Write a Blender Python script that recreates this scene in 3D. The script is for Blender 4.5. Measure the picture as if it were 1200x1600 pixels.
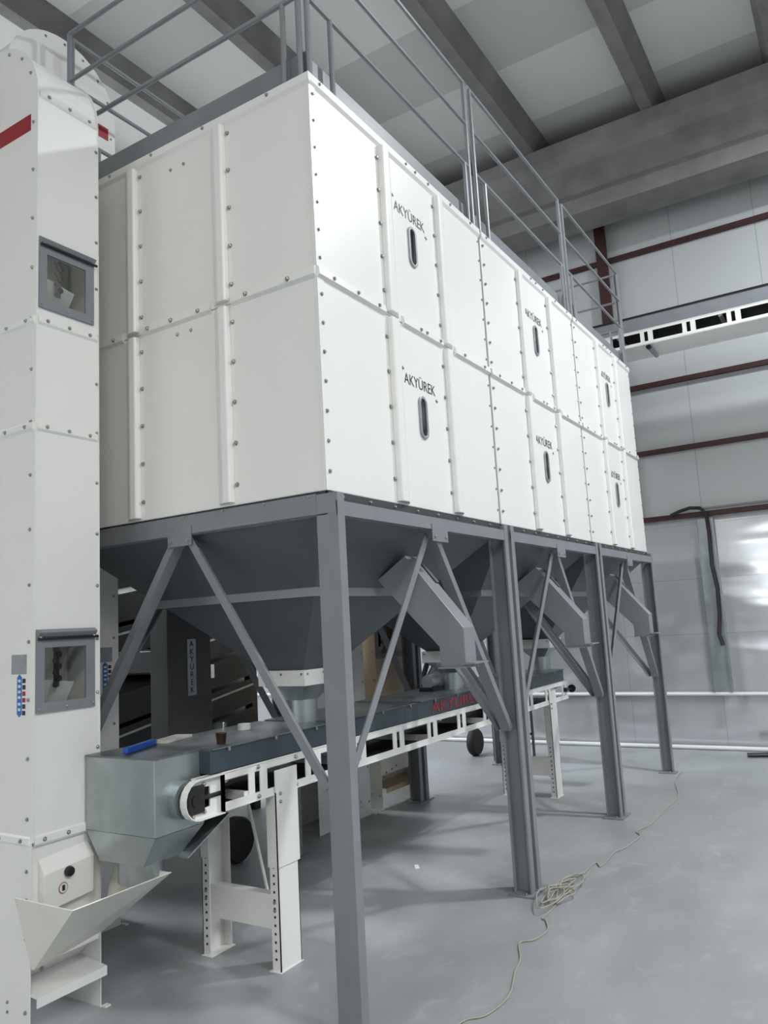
import bpy, bmesh, math, random
from mathutils import Vector, Matrix
random.seed(7)
for _o in list(bpy.data.objects): bpy.data.objects.remove(_o, do_unlink=True)
SC = bpy.context.scene
COL = SC.collection
PI = math.pi

# ------------------------------------------------------------------ camera
cam_data = bpy.data.cameras.new('camera'); cam = bpy.data.objects.new('camera', cam_data); COL.objects.link(cam)
YAW, PITCH, ROLL, FPX = 0.552117, 0.142996, -0.055986, 1220.555
d = Vector((math.cos(PITCH)*math.cos(YAW), math.cos(PITCH)*math.sin(YAW), math.sin(PITCH)))
r0 = d.cross(Vector((0, 0, 1))).normalized(); u0 = r0.cross(d)
rr = math.cos(ROLL)*r0 + math.sin(ROLL)*u0
uu = -math.sin(ROLL)*r0 + math.cos(ROLL)*u0
cam.matrix_world = Matrix(((rr.x, uu.x, -d.x, -2.84652), (rr.y, uu.y, -d.y, -2.05442), (rr.z, uu.z, -d.z, 1.69427), (0, 0, 0, 1)))
cam_data.sensor_fit = 'VERTICAL'; cam_data.sensor_height = 32.0
cam_data.lens = FPX/1600*32.0
cam_data.clip_start = 0.05; cam_data.clip_end = 200
SC.camera = cam

# ------------------------------------------------------------------ light and exposure
SC.view_settings.view_transform = 'Standard'; SC.view_settings.look = 'None'
SC.view_settings.gamma = 1.0; SC.view_settings.use_curve_mapping = False
SC.view_settings.exposure = 0.0
w = bpy.data.worlds.new('world'); SC.world = w; w.use_nodes = True
w.node_tree.nodes['Background'].inputs[0].default_value = (0.75, 0.85, 1.0, 1)
w.node_tree.nodes['Background'].inputs[1].default_value = 0.05

def lamp(x, y, z, power, size=0.42, col=(0.93, 0.97, 1.0)):
    l = bpy.data.lights.new('high_bay_light', 'AREA'); l.shape = 'DISK'; l.size = size; l.energy = power; l.color = col
    o = bpy.data.objects.new('high_bay_light', l); COL.objects.link(o); o.location = (x, y, z)
    return o
COOL, WARM = (.92, .965, 1.0), (1.0, .96, .90)
LAMPS = [(4.3, -3.7, 7.35, 400, .42, COOL), (5.2, -9.2, 7.2, 110, .6, COOL), (6.9, -5.6, 7.2, 120, .6, COOL),
         (-.9, -7.2, 7.35, 400, 1.2, COOL), (-4.6, -10.4, 7.35, 260, 1.8, COOL), (-6.0, -5.0, 7.35, 340, 2.6, WARM), (-11.5, -1.0, 7.35, 130, 2.2, WARM),  # warm ones are unseen, added as soft fill for the left faces
         (3.0, 8.0, 7.35, 450, 1.2, COOL), (-.3, 8.3, 7.35, 560, 1.6, COOL), (6.2, 7.8, 7.35, 60, .8, COOL)]  # the two strong rear ones are unseen, added to bounce light onto the ceiling
for a in LAMPS: lamp(*a)

# ------------------------------------------------------------------ materials
def nt(m): return m.node_tree.nodes, m.node_tree.links
def mat(name, col, rough=0.5, metal=0.0, var=0.0, vscale=3.0, bump=0.0, bscale=40.0, coat=0.0, rvar=0.0, stretch=None):
    m = bpy.data.materials.new(name); m.use_nodes = True; N, L = nt(m); b = N['Principled BSDF']
    b.inputs['Base Color'].default_value = (*col, 1); b.inputs['Roughness'].default_value = rough; b.inputs['Metallic'].default_value = metal
    if coat: b.inputs['Coat Weight'].default_value = coat; b.inputs['Coat Roughness'].default_value = 0.12
    tc = N.new('ShaderNodeTexCoord'); mp = N.new('ShaderNodeMapping'); L.new(tc.outputs['Object'], mp.inputs[0])
    if stretch: mp.inputs['Scale'].default_value = stretch
    if var or rvar:
        n = N.new('ShaderNodeTexNoise'); n.inputs['Scale'].default_value = vscale; n.inputs['Detail'].default_value = 5
        L.new(mp.outputs[0], n.inputs[0])
        if var:
            r = N.new('ShaderNodeValToRGB'); r.color_ramp.elements[0].position = .3; r.color_ramp.elements[1].position = .7
            r.color_ramp.elements[0].color = (*[c*(1-var) for c in col], 1); r.color_ramp.elements[1].color = (*[min(1, c*(1+var)) for c in col], 1)
            L.new(n.outputs[0], r.inputs[0]); L.new(r.outputs[0], b.inputs['Base Color'])
        if rvar:
            mr = N.new('ShaderNodeMapRange'); mr.inputs['To Min'].default_value = rough-rvar; mr.inputs['To Max'].default_value = rough+rvar
            L.new(n.outputs[0], mr.inputs[0]); L.new(mr.outputs[0], b.inputs['Roughness'])
    if bump:
        n2 = N.new('ShaderNodeTexNoise'); n2.inputs['Scale'].default_value = bscale; L.new(mp.outputs[0], n2.inputs[0])
        bp = N.new('ShaderNodeBump'); bp.inputs['Strength'].default_value = bump; bp.inputs['Distance'].default_value = .01
        L.new(n2.outputs[0], bp.inputs['Height']); L.new(bp.outputs[0], b.inputs['Normal'])
    return m
M = {}
M['white'] = mat('white_paint', (.80, .795, .765), .30, var=.012, vscale=1.5, bump=.06, bscale=2.2)
M['cream'] = mat('cream_paint', (.74, .73, .66), .32, var=.02, vscale=2)
M['grey'] = mat('grey_paint', (.215, .225, .243), .38, var=.06, vscale=6, bump=.05, bscale=90)
M['hopper'] = mat('dark_grey_hopper_paint', (.105, .115, .125), .42, var=.10, vscale=2.5)  # same grey as the chute, darkened to hold the shade under the bins
M['palegrey'] = mat('pale_grey_band', (.30, .31, .32), .35, metal=.2)
M['dark'] = mat('charcoal_paint', (.055, .058, .062), .4, var=.08, vscale=3)
M['black'] = mat('black_metal', (.012, .012, .013), .35)
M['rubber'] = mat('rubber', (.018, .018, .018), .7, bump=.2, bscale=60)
M['zinc'] = mat('zinc_bolt', (.42, .42, .40), .35, metal=.9)
M['galv'] = mat('galvanised_sheet', (.38, .42, .43), .33, metal=.75, var=.16, vscale=5, rvar=.08)
M['duct'] = mat('conveyor_cover_steel', (.05, .07, .085), .34, metal=.3, var=.14, vscale=3, rvar=.08)
M['lid'] = mat('conveyor_lid_steel', (.17, .19, .195), .35, metal=.5, var=.3, vscale=7, rvar=.1)
M['red'] = mat('red_paint', (.30, .008, .015), .4)
M['redsign'] = mat('red_lettering', (.36, .012, .02), .5)
M['blue'] = mat('blue_plastic', (.01, .07, .35), .35)
M['bluelabel'] = mat('blue_label', (.01, .16, .50), .4)
M['plate'] = mat('nameplate_metal', (.36, .37, .38), .4, metal=.5, var=.12, vscale=14)
M['ink'] = mat('black_ink', (.02, .02, .022), .5)
M['gasket'] = mat('dark_glass', (.012, .016, .018), .08)
M['wplastic'] = mat('white_bucket_plastic', (.62, .64, .64), .5)
M['girt'] = mat('oxide_red_steel', (.045, .012, .012), .5, var=.15)
M['concrete'] = mat('precast_concrete', (.21, .205, .195), .85, var=.22, vscale=2.2, bump=.3, bscale=14)
M['brown'] = mat('brown_syrup', (.05, .018, .008), .15)
M['cable'] = mat('beige_cable', (.34, .32, .26), .6)
M['tan'] = mat('tan_paint', (.55, .43, .29), .45)  # cream casing with the warm light falling on it put into the colour
M['pvc'] = mat('white_pipe', (.70, .71, .70), .35)
M['frost'] = mat('clear_pane_film', (.8, .8, .8), .1)
g = bpy.data.materials.new('clear_pane'); g.use_nodes = True; N_, L_ = nt(g); N_.remove(N_['Principled BSDF'])
tr = N_.new('ShaderNodeBsdfTransparent'); tr.inputs[0].default_value = (.93, .94, .92, 1); gl = N_.new('ShaderNodeBsdfGlossy'); gl.inputs['Roughness'].default_value = .05
mxs = N_.new('ShaderNodeMixShader'); mxs.inputs[0].default_value = .07; L_.new(tr.outputs[0], mxs.inputs[1]); L_.new(gl.outputs[0], mxs.inputs[2]); L_.new(mxs.outputs[0], N_['Material Output'].inputs[0])
M['glass'] = g

def floor_mat():
    m = bpy.data.materials.new('polished_concrete_floor'); m.use_nodes = True; N, L = nt(m); b = N['Principled BSDF']
    tc = N.new('ShaderNodeTexCoord')
    n1 = N.new('ShaderNodeTexNoise'); n1.inputs['Scale'].default_value = .9; n1.inputs['Detail'].default_value = 8; n1.inputs['Roughness'].default_value = .6
    mp = N.new('ShaderNodeMapping'); mp.inputs['Scale'].default_value = (1, 1.9, 1); mp.inputs['Rotation'].default_value = (0, 0, .6)
    L.new(tc.outputs['Object'], mp.inputs[0]); L.new(mp.outputs[0], n1.inputs[0])
    r = N.new('ShaderNodeValToRGB'); e = r.color_ramp.elements
    e[0].position = .32; e[0].color = (.255, .268, .278, 1); e[1].position = .70; e[1].color = (.35, .365, .375, 1)
    L.new(n1.outputs[0], r.inputs[0])
    n2 = N.new('ShaderNodeTexNoise'); n2.inputs['Scale'].default_value = .35; L.new(tc.outputs['Object'], n2.inputs[0])
    r2 = N.new('ShaderNodeValToRGB'); r2.color_ramp.elements[0].position = .5; r2.color_ramp.elements[1].position = .7
    r2.color_ramp.elements[0].color = (0, 0, 0, 1); r2.color_ramp.elements[1].color = (.55, .55, .55, 1); L.new(n2.outputs[0], r2.inputs[0])
    mx = N.new('ShaderNodeMixRGB'); mx.inputs[2].default_value = (.315, .305, .30, 1); L.new(r2.outputs[0], mx.inputs[0]); L.new(r.outputs[0], mx.inputs[1])
    # pale dusty wisps and dark scuffs
    n3 = N.new('ShaderNodeTexNoise'); n3.inputs['Scale'].default_value = 3.5; n3.inputs['Detail'].default_value = 6; n3.inputs['Distortion'].default_value = 1.2
    L.new(mp.outputs[0], n3.inputs[0])
    r3 = N.new('ShaderNodeValToRGB'); r3.color_ramp.elements[0].position = .58; r3.color_ramp.elements[1].position = .75
    r3.color_ramp.elements[0].color = (0, 0, 0, 1); r3.color_ramp.elements[1].color = (.5, .5, .5, 1); L.new(n3.outputs[0], r3.inputs[0])
    mx2 = N.new('ShaderNodeMixRGB'); mx2.inputs[2].default_value = (.42, .435, .445, 1); L.new(r3.outputs[0], mx2.inputs[0]); L.new(mx.outputs[0], mx2.inputs[1])
    L.new(mx2.outputs[0], b.inputs['Base Color'])
    mr = N.new('ShaderNodeMapRange'); mr.inputs['To Min'].default_value = .32; mr.inputs['To Max'].default_value = .6
    L.new(n1.outputs[0], mr.inputs[0]); L.new(mr.outputs[0], b.inputs['Roughness'])
    return m
M['floor'] = floor_mat()

def panel_mat(name, c1, rough, pitch_h, pitch_v, jw, axis='y', spec_stretch=False):
    """sheet wall with fine joint lines: pitch_h along the wall, pitch_v upward (0 = none)"""
    m = bpy.data.materials.new(name); m.use_nodes = True; N, L = nt(m); b = N['Principled BSDF']
    tc = N.new('ShaderNodeTexCoord'); sp = N.new('ShaderNodeSeparateXYZ'); L.new(tc.outputs['Object'], sp.inputs[0])
    def joint(sock, pitch, off):
        a = N.new('ShaderNodeMath'); a.operation = 'ADD'; a.inputs[1].default_value = off+1000*pitch; L.new(sock, a.inputs[0])
        md = N.new('ShaderNodeMath'); md.operation = 'MODULO'; md.inputs[1].default_value = pitch; L.new(a.outputs[0], md.inputs[0])
        lt = N.new('ShaderNodeMath'); lt.operation = 'LESS_THAN'; lt.inputs[1].default_value = jw; L.new(md.outputs[0], lt.inputs[0])
        return lt.outputs[0]
    socks = []
    hs = sp.outputs['Y' if axis == 'y' else 'X']
    if pitch_h: socks.append(joint(hs, pitch_h, .35))
    if pitch_v: socks.append(joint(sp.outputs['Z'], pitch_v, .0))
    s = socks[0]
    if len(socks) > 1:
        mxx = N.new('ShaderNodeMath'); mxx.operation = 'MAXIMUM'; L.new(socks[0], mxx.inputs[0]); L.new(socks[1], mxx.inputs[1]); s = mxx.outputs[0]
    n = N.new('ShaderNodeTexNoise'); n.inputs['Scale'].default_value = .8; L.new(tc.outputs['Object'], n.inputs[0])
    r = N.new('ShaderNodeValToRGB'); r.color_ramp.elements[0].color = (*[c*.95 for c in c1], 1); r.color_ramp.elements[1].color = (*[c*1.05 for c in c1], 1)
    L.new(n.outputs[0], r.inputs[0])
    mx = N.new('ShaderNodeMixRGB'); mx.inputs[2].default_value = (*[c*.72 for c in c1], 1); L.new(s, mx.inputs[0]); L.new(r.outputs[0], mx.inputs[1])
    L.new(mx.outputs[0], b.inputs['Base Color']); b.inputs['Roughness'].default_value = rough
    if spec_stretch:
        mp = N.new('ShaderNodeMapping'); mp.inputs['Scale'].default_value = (1, .3, 1.25); L.new(tc.outputs['Object'], mp.inputs[0])
        n2 = N.new('ShaderNodeTexNoise'); n2.inputs['Scale'].default_value = 1.6; n2.inputs['Detail'].default_value = 1; L.new(mp.outputs[0], n2.inputs[0])
        bp = N.new('ShaderNodeBump'); bp.inputs['Strength'].default_value = .8; bp.inputs['Distance'].default_value = .04
        L.new(n2.outputs[0], bp.inputs['Height']); L.new(bp.outputs[0], b.inputs['Normal'])
        b.inputs['Metallic'].default_value = .6
    return m
M['wall_low'] = panel_mat('glossy_white_lining_panels', (.62, .63, .65), .12, 1.1, .68, .008, spec_stretch=True)
M['wall_up'] = panel_mat('insulated_wall_panels', (.46, .475, .475), .55, 1.0, 0, .012)
M['wall_back'] = panel_mat('insulated_wall_panels_rear', (.62, .63, .63), .5, 1.0, .6, .012, axis='x')

def ceil_mat():
    m = bpy.data.materials.new('ceiling_sheets'); m.use_nodes = True; N, L = nt(m); b = N['Principled BSDF']
    tc = N.new('ShaderNodeTexCoord'); sp = N.new('ShaderNodeSeparateXYZ'); L.new(tc.outputs['Object'], sp.inputs[0])
    md = N.new('ShaderNodeMath'); md.operation = 'ADD'; md.inputs[1].default_value = 60.3; L.new(sp.outputs['X'], md.inputs[0])
    m2 = N.new('ShaderNodeMath'); m2.operation = 'MODULO'; m2.inputs[1].default_value = 2.3; L.new(md.outputs[0], m2.inputs[0])
    lt = N.new('ShaderNodeMath'); lt.operation = 'LESS_THAN'; lt.inputs[1].default_value = 1.15; L.new(m2.outputs[0], lt.inputs[0])
    mx = N.new('ShaderNodeMixRGB'); mx.inputs[1].default_value = (.70, .705, .67, 1); mx.inputs[2].default_value = (.54, .545, .52, 1)
    L.new(lt.outputs[0], mx.inputs[0]); L.new(mx.outputs[0], b.inputs['Base Color']); b.inputs['Roughness'].default_value = .8
    return m
M['ceiling'] = ceil_mat()

# ------------------------------------------------------------------ mesh helpers
WLOC = {}
class MB:
    def __init__(s): s.bm = bmesh.new()
    def box(s, x0, x1, y0, y1, z0, z1):
        v = [s.bm.verts.new((x, y, z)) for z in (z0, z1) for x, y in ((x0, y0), (x1, y0), (x1, y1), (x0, y1))]
        for f in ((3, 2, 1, 0), (4, 5, 6, 7), (0, 1, 5, 4), (1, 2, 6, 5), (2, 3, 7, 6), (3, 0, 4, 7)): s.bm.faces.new([v[i] for i in f])
        return s
    def hull8(s, bot, top):
        v = [s.bm.verts.new(p) for p in list(bot)+list(top)]; n = len(bot)
        s.bm.faces.new(v[:n][::-1]); s.bm.faces.new(v[n:])
        for i in range(n): s.bm.faces.new((v[i], v[(i+1) % n], v[n+(i+1) % n], v[n+i]))
        return s
    def prism(s, poly, axis, lo, hi):
        """poly in the two other axes (in xyz order), extruded along axis"""
        def P(a, b, c): return (c, a, b) if axis == 'x' else (a, c, b) if axis == 'y' else (a, b, c)
        return s.hull8([P(a, b, lo) for a, b in poly], [P(a, b, hi) for a, b in poly])
    def bar(s, p, q, wd, ht, up=(0, 0, 1), off=(0, 0)):
        p, q = Vector(p), Vector(q); t = (q-p).normalized(); up = Vector(up)
        a = t.cross(up).normalized(); b = a.cross(t)
        c = [(-wd/2+off[0], -ht/2+off[1]), (wd/2+off[0], -ht/2+off[1]), (wd/2+off[0], ht/2+off[1]), (-wd/2+off[0], ht/2+off[1])]
        return s.hull8([p+a*x+b*y for x, y in c], [q+a*x+b*y for x, y in c])
    def tube(s, pts, r, n=8, caps=True):
        pts = [Vector(p) for p in pts]; rings = []
        prev = None
        for i, p in enumerate(pts):
            t = (pts[min(i+1, len(pts)-1)]-pts[max(i-1, 0)]).normalized()
            if prev is None:
                a = t.cross(Vector((0, 0, 1)));
                if a.length < 1e-3: a = t.cross(Vector((1, 0, 0)))
            else: a = prev - t*prev.dot(t)
            a.normalize(); prev = a; b = t.cross(a)
            rings.append([s.bm.verts.new(p+a*r*math.cos(2*PI*k/n)+b*r*math.sin(2*PI*k/n)) for k in range(n)])
        for A, B in zip(rings, rings[1:]):
            for k in range(n): s.bm.faces.new((A[k], A[(k+1) % n], B[(k+1) % n], B[k]))
        if caps: s.bm.faces.new(rings[0][::-1]); s.bm.faces.new(rings[-1])
        return s
    def lathe(s, prof, c, axis='z', n=20):
        """prof: list of (radius, height) ; closed ends when r=0"""
        def P(a, b, h): return Vector(c)+Vector({'z': (a, b, h), 'x': (h, a, b), 'y': (b, h, a)}[axis])
        rings = [[s.bm.verts.new(P(r*math.cos(2*PI*k/n), r*math.sin(2*PI*k/n), h)) for k in range(n)] for r, h in prof]
        for A, B in zip(rings, rings[1:]):
            for k in range(n): s.bm.faces.new((A[k], A[(k+1) % n], B[(k+1) % n], B[k]))
        s.bm.faces.new(rings[0][::-1]); s.bm.faces.new(rings[-1])
        return s
    def ring_poly(s, outer, inner, axis, lo, hi):
        def P(a, b, c): return (c, a, b) if axis == 'x' else (a, c, b) if axis == 'y' else (a, b, c)
        n = len(outer)
        V = [[s.bm.verts.new(P(a, b, h)) for a, b in poly] for poly, h in ((outer, lo), (inner, lo), (outer, hi), (inner, hi))]
        for i in range(n):
            j = (i+1) % n
            s.bm.faces.new((V[0][i], V[1][i], V[1][j], V[0][j])); s.bm.faces.new((V[2][i], V[2][j], V[3][j], V[3][i]))
            s.bm.faces.new((V[0][i], V[0][j], V[2][j], V[2][i])); s.bm.faces.new((V[1][i], V[3][i], V[3][j], V[1][j]))
        return s
    def build(s, name, m, parent=None, bevel=0, smooth=False, kind=None):
        bmesh.ops.recalc_face_normals(s.bm, faces=s.bm.faces[:])
        me = bpy.data.meshes.new(name); s.bm.to_mesh(me); s.bm.free()
        me.materials.append(M[m] if isinstance(m, str) else m)
        o = bpy.data.objects.new(name, me); COL.objects.link(o)
        if parent: o.parent = parent
        if smooth:
            for p in me.polygons: p.use_smooth = True
            try: me.set_sharp_from_angle(angle=math.radians(40))
            except Exception: pass
        if bevel:
            b = o.modifiers.new('bevel', 'BEVEL'); b.width = bevel; b.segments = 2; b.limit_method = 'ANGLE'
        if kind: o['kind'] = kind
        return o
def tag(o, label, cat, group=None, kind=None):
    o['label'] = label; o['category'] = cat
    if group: o['group'] = group
    if kind: o['kind'] = kind
    return o
def thing(name, label, cat, loc=(0, 0, 0), rz=0, group=None):
    o = bpy.data.objects.new(name, None); COL.objects.link(o); o.empty_display_size = .1
    o.location = loc; o.rotation_euler = (0, 0, rz); return tag(o, label, cat, group)
# shared bolt mesh: washer and hexagon head, axis +z
def bolt_mesh():
    b = MB(); b.lathe([(.0125, 0), (.0125, .003)], (0, 0, 0), n=12); b.lathe([(.0085, .003), (.0085, .010), (.006, .012)], (0, 0, 0), n=6)
    o = b.build('bolt', 'zinc'); me = o.data; bpy.data.objects.remove(o); return me
BOLT = bolt_mesh()
DIRS = {'-y': (PI/2, 0, 0), '-x': (0, -PI/2, 0), '+y': (-PI/2, 0, 0), '+x': (0, PI/2, 0), '-z': (PI, 0, 0), '+z': (0, 0, 0)}
def bolt(parent, p, dr, sc=1.0):
    o = bpy.data.objects.new('bolt', BOLT); COL.objects.link(o); o.parent = parent; o.location = p; o.rotation_euler = DIRS[dr]; o.scale = (sc,)*3
    return o
def text(body, size, parent, loc, rot, m, depth=.001, name='lettering', align='CENTER', sx=1.0):
    c = bpy.data.curves.new(name, 'FONT'); c.body = body; c.size = size; c.extrude = depth; c.align_x = align; c.align_y = 'CENTER'
    o = bpy.data.objects.new(name, c); COL.objects.link(o)
    dg = bpy.context.evaluated_depsgraph_get(); me = bpy.data.meshes.new_from_object(o.evaluated_get(dg)); bpy.data.objects.remove(o)
    me.materials.clear(); me.materials.append(M[m])
    o = bpy.data.objects.new(name, me); COL.objects.link(o); o.parent = parent; o.location = loc; o.rotation_euler = rot; o.scale = (sx, 1, 1)
    return o
ROT_NY = (PI/2, 0, 0)           # reads from -y side
ROT_NX = (PI/2, 0, -PI/2)       # reads from -x side

# ------------------------------------------------------------------ setting
XE, YB, XW, YF, ZC = 7.5, 9.0, -13.0, -13.0, 8.15
MB().box(XW, XE, YF, YB, -.1, 0).build('floor', 'floor', kind='structure')
MB().box(XW, XE+.1, YF, YB+.1, ZC, ZC+.1).build('ceiling', 'ceiling', kind='structure')
wr = MB().box(XE+.02, XE+.14, YF, YB, 2.75, ZC).build('wall_right', 'wall_up', kind='structure')
MB().box(XE, XE+.14, YF, YB, 0, 2.75).build('lower_lining', 'wall_low', wr)
MB().box(XW, XE, YB, YB+.12, 0, ZC).build('wall_back', 'wall_back', kind='structure')
MB().box(XW-.12, XW, YF, YB, 0, ZC).build('wall_left', 'wall_up', kind='structure')
MB().box(XW, XE, YF-.12, YF, 0, ZC).build('wall_front', 'wall_up', kind='structure')
em = bpy.data.materials.new('daylight_pane'); em.use_nodes = True; eb = em.node_tree.nodes['Principled BSDF']  # glowing bands added on the unseen left wall for streaks in the lining
eb.inputs['Emission Color'].default_value = (.92, .97, 1, 1); eb.inputs['Emission Strength'].default_value = 7.0; M['daylight'] = em
for i, (ya, yb, za, zb) in enumerate(((-2.5, 7.0, 3.75, 4.2), (-2.0, 6.5, 2.25, 2.8), (-1.5, 3.2, 1.5, 1.75))):
    wn = MB().ring_poly([(ya-.06, za-.06), (yb+.06, za-.06), (yb+.06, zb+.06), (ya-.06, zb+.06)], [(ya, za), (yb, za), (yb, zb), (ya, zb)], 'x', XW, XW+.05).build('window_%d' % (i+1), 'grey', kind='structure')
    MB().box(XW+.005, XW+.012, ya, yb, za, zb).build('pane', 'daylight', wn)  # glowing sheet added for its reflection in the right wall
# oxide red girts and column on the right wall
for i, z in enumerate((2.84, 3.71, 4.60, 6.44)):
    MB().box(XE-.045, XE+.02, YF+.01, YB-.01, z-.03, z+.03).build('trim_%d' % (i+1), 'girt', kind='structure')
MB().box(XE-.10, XE-.045, .48, .62, 2.87, 7.25).build('trim_5', 'girt', kind='structure')
# concrete girder near the wall, then purlins running along x
gd = MB()
gd.prism([(6.62, 6.80), (7.16, 6.80), (7.16, 7.02), (7.02, 7.16), (7.02, 7.50), (7.16, 7.64), (7.16, 7.86), (6.62, 7.86), (6.62, 7.66), (6.74, 7.52), (6.74, 7.14), (6.62, 7.0)], 'y', YF+.01, YB-.01)
gb = gd.build('concrete_girder', 'concrete'); tag(gb, 'precast concrete girder running under the roof beside the right wall', 'beam', kind='structure')
for i, y in enumerate((6.05, 4.5, 2.92, 1.18, -.38, -1.86, -3.4, -5.0, -6.6, -8.2)):
    p = MB().prism([(y-.07, 7.87), (y+.07, 7.87), (y+.10, 8.0), (y+.17, 8.149), (y-.17, 8.149), (y-.10, 8.0)], 'x', XW+.01, XE+.01)
    o = p.build('concrete_purlin', 'concrete'); tag(o, 'precast concrete purlin under the roof sheets, running towards the right wall', 'beam', 'roof purlins', 'structure')

# wall services
o = MB().tube([(XE-.03, y, .64) for y in (-12.9, 8.9)], .022, 10).build('wall_pipe', 'pvc', smooth=True); tag(o, 'white pipe running level along the glossy right wall at knee height', 'pipe')
o = MB().tube([(XE-.16, y, .026) for y in (-12.9, 8.8)], .026, 10).build('floor_pipe', 'pvc', smooth=True); tag(o, 'white pipe lying on the floor along the foot of the right wall', 'pipe')
t = thing('cable_tray', 'galvanised cable tray hanging upright on the glossy right wall', 'cable tray', (XE-.05, -.37, .66))
b = MB(); b.box(.035, .045, -.1, .1, 0, 2.12); b.box(-.02, .045, -.1, -.094, 0, 2.12); b.box(-.02, .045, .094, .1, 0, 2.12)
b.build('tray_body', 'galv', t)
for k in range(20):
    MB().box(.031, .035, -.05, .05, .12+k*.1, .135+k*.1).build('rung', 'zinc', t)
t2 = MB().tube([(XE-.06, .02, 2.86), (XE-.07, -.10, 2.90), (XE-.08, -.22, 2.925), (XE-.08, -.34, 2.91), (XE-.07, -.40, 2.84), (XE-.07, -.41, 2.6), (XE-.07, -.40, 2.2), (XE-.06, -.43, 1.9), (XE-.06, -.42, 1.6), (XE-.06, -.39, 1.35), (XE-.07, -.42, 1.22)], .022, 8).build('black_cable_bundle', 'rubber', smooth=True)
tag(t2, 'black cable bundle drooping down inside the galvanised wall tray', 'cable')
t2 = MB().tube([(XE-.06, y, 2.90) for y in (-12.8, -.36)], .016, 8).build('conduit_pipe', 'grey', smooth=True)
tag(t2, 'thin grey conduit running right from the top of the cable tray', 'pipe')
t = thing('hand_tool', 'black hand tool with grey end lying on the floor by the right wall', 'tool', (6.95, -.78, .03), .3)
MB().tube([(0, .16, 0), (0, -.08, 0)], .025, 8).build('handle', 'black', t, smooth=True)
MB().tube([(0, -.08, 0), (0, -.22, 0)], .028, 8).build('tool_end', 'plate', t, smooth=True)

# ------------------------------------------------------------------ storage bins
W, D = 1.95, 1.9
Z1, Z2, Z3 = 2.315, 3.357, 4.398
def stadium(cx, cz, w, h, n=8):
    r = w/2; P = []
    for k in range(n+1): a = PI*k/n; P.append((cx+r*math.cos(a), cz+h/2-r+r*math.sin(a)))
    for k in range(n+1): a = PI+PI*k/n; P.append((cx+r*math.cos(a), cz-h/2+r+r*math.sin(a)))
    return P
def cleg(b, x, sx, y0, y1, z0, z1, fl=.055, t=.006, lip=.014):
    """C post, web at x (outer face), flanges towards sx; open towards the middle of the bin"""
    X = lambda a: x+sx*a
    P = [(X(0), y0), (X(fl), y0), (X(fl), y0+lip), (X(fl-t), y0+lip), (X(fl-t), y0+t), (X(t), y0+t), (X(t), y1-t), (X(fl-t), y1-t), (X(fl-t), y1-lip), (X(fl), y1-lip), (X(fl), y1), (X(0), y1)]
    b.prism(P, 'z', z0, z1)
def rib_front(b, x, w, z0, z1):
    b.prism([(x, 0.0), (x+.004, -.030), (x+.012, -.036), (x+w*.45, -.036), (x+w*.6, -.030), (x+w, 0.0)], 'z', z0, z1)
def rib_left(b, y, w, z0, z1):
    b.prism([(0.0, y), (-.028, y+.004), (-.034, y+.012), (-.034, y+w*.45), (-.028, y+w*.6), (0.0, y+w)], 'z', z0, z1)
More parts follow.
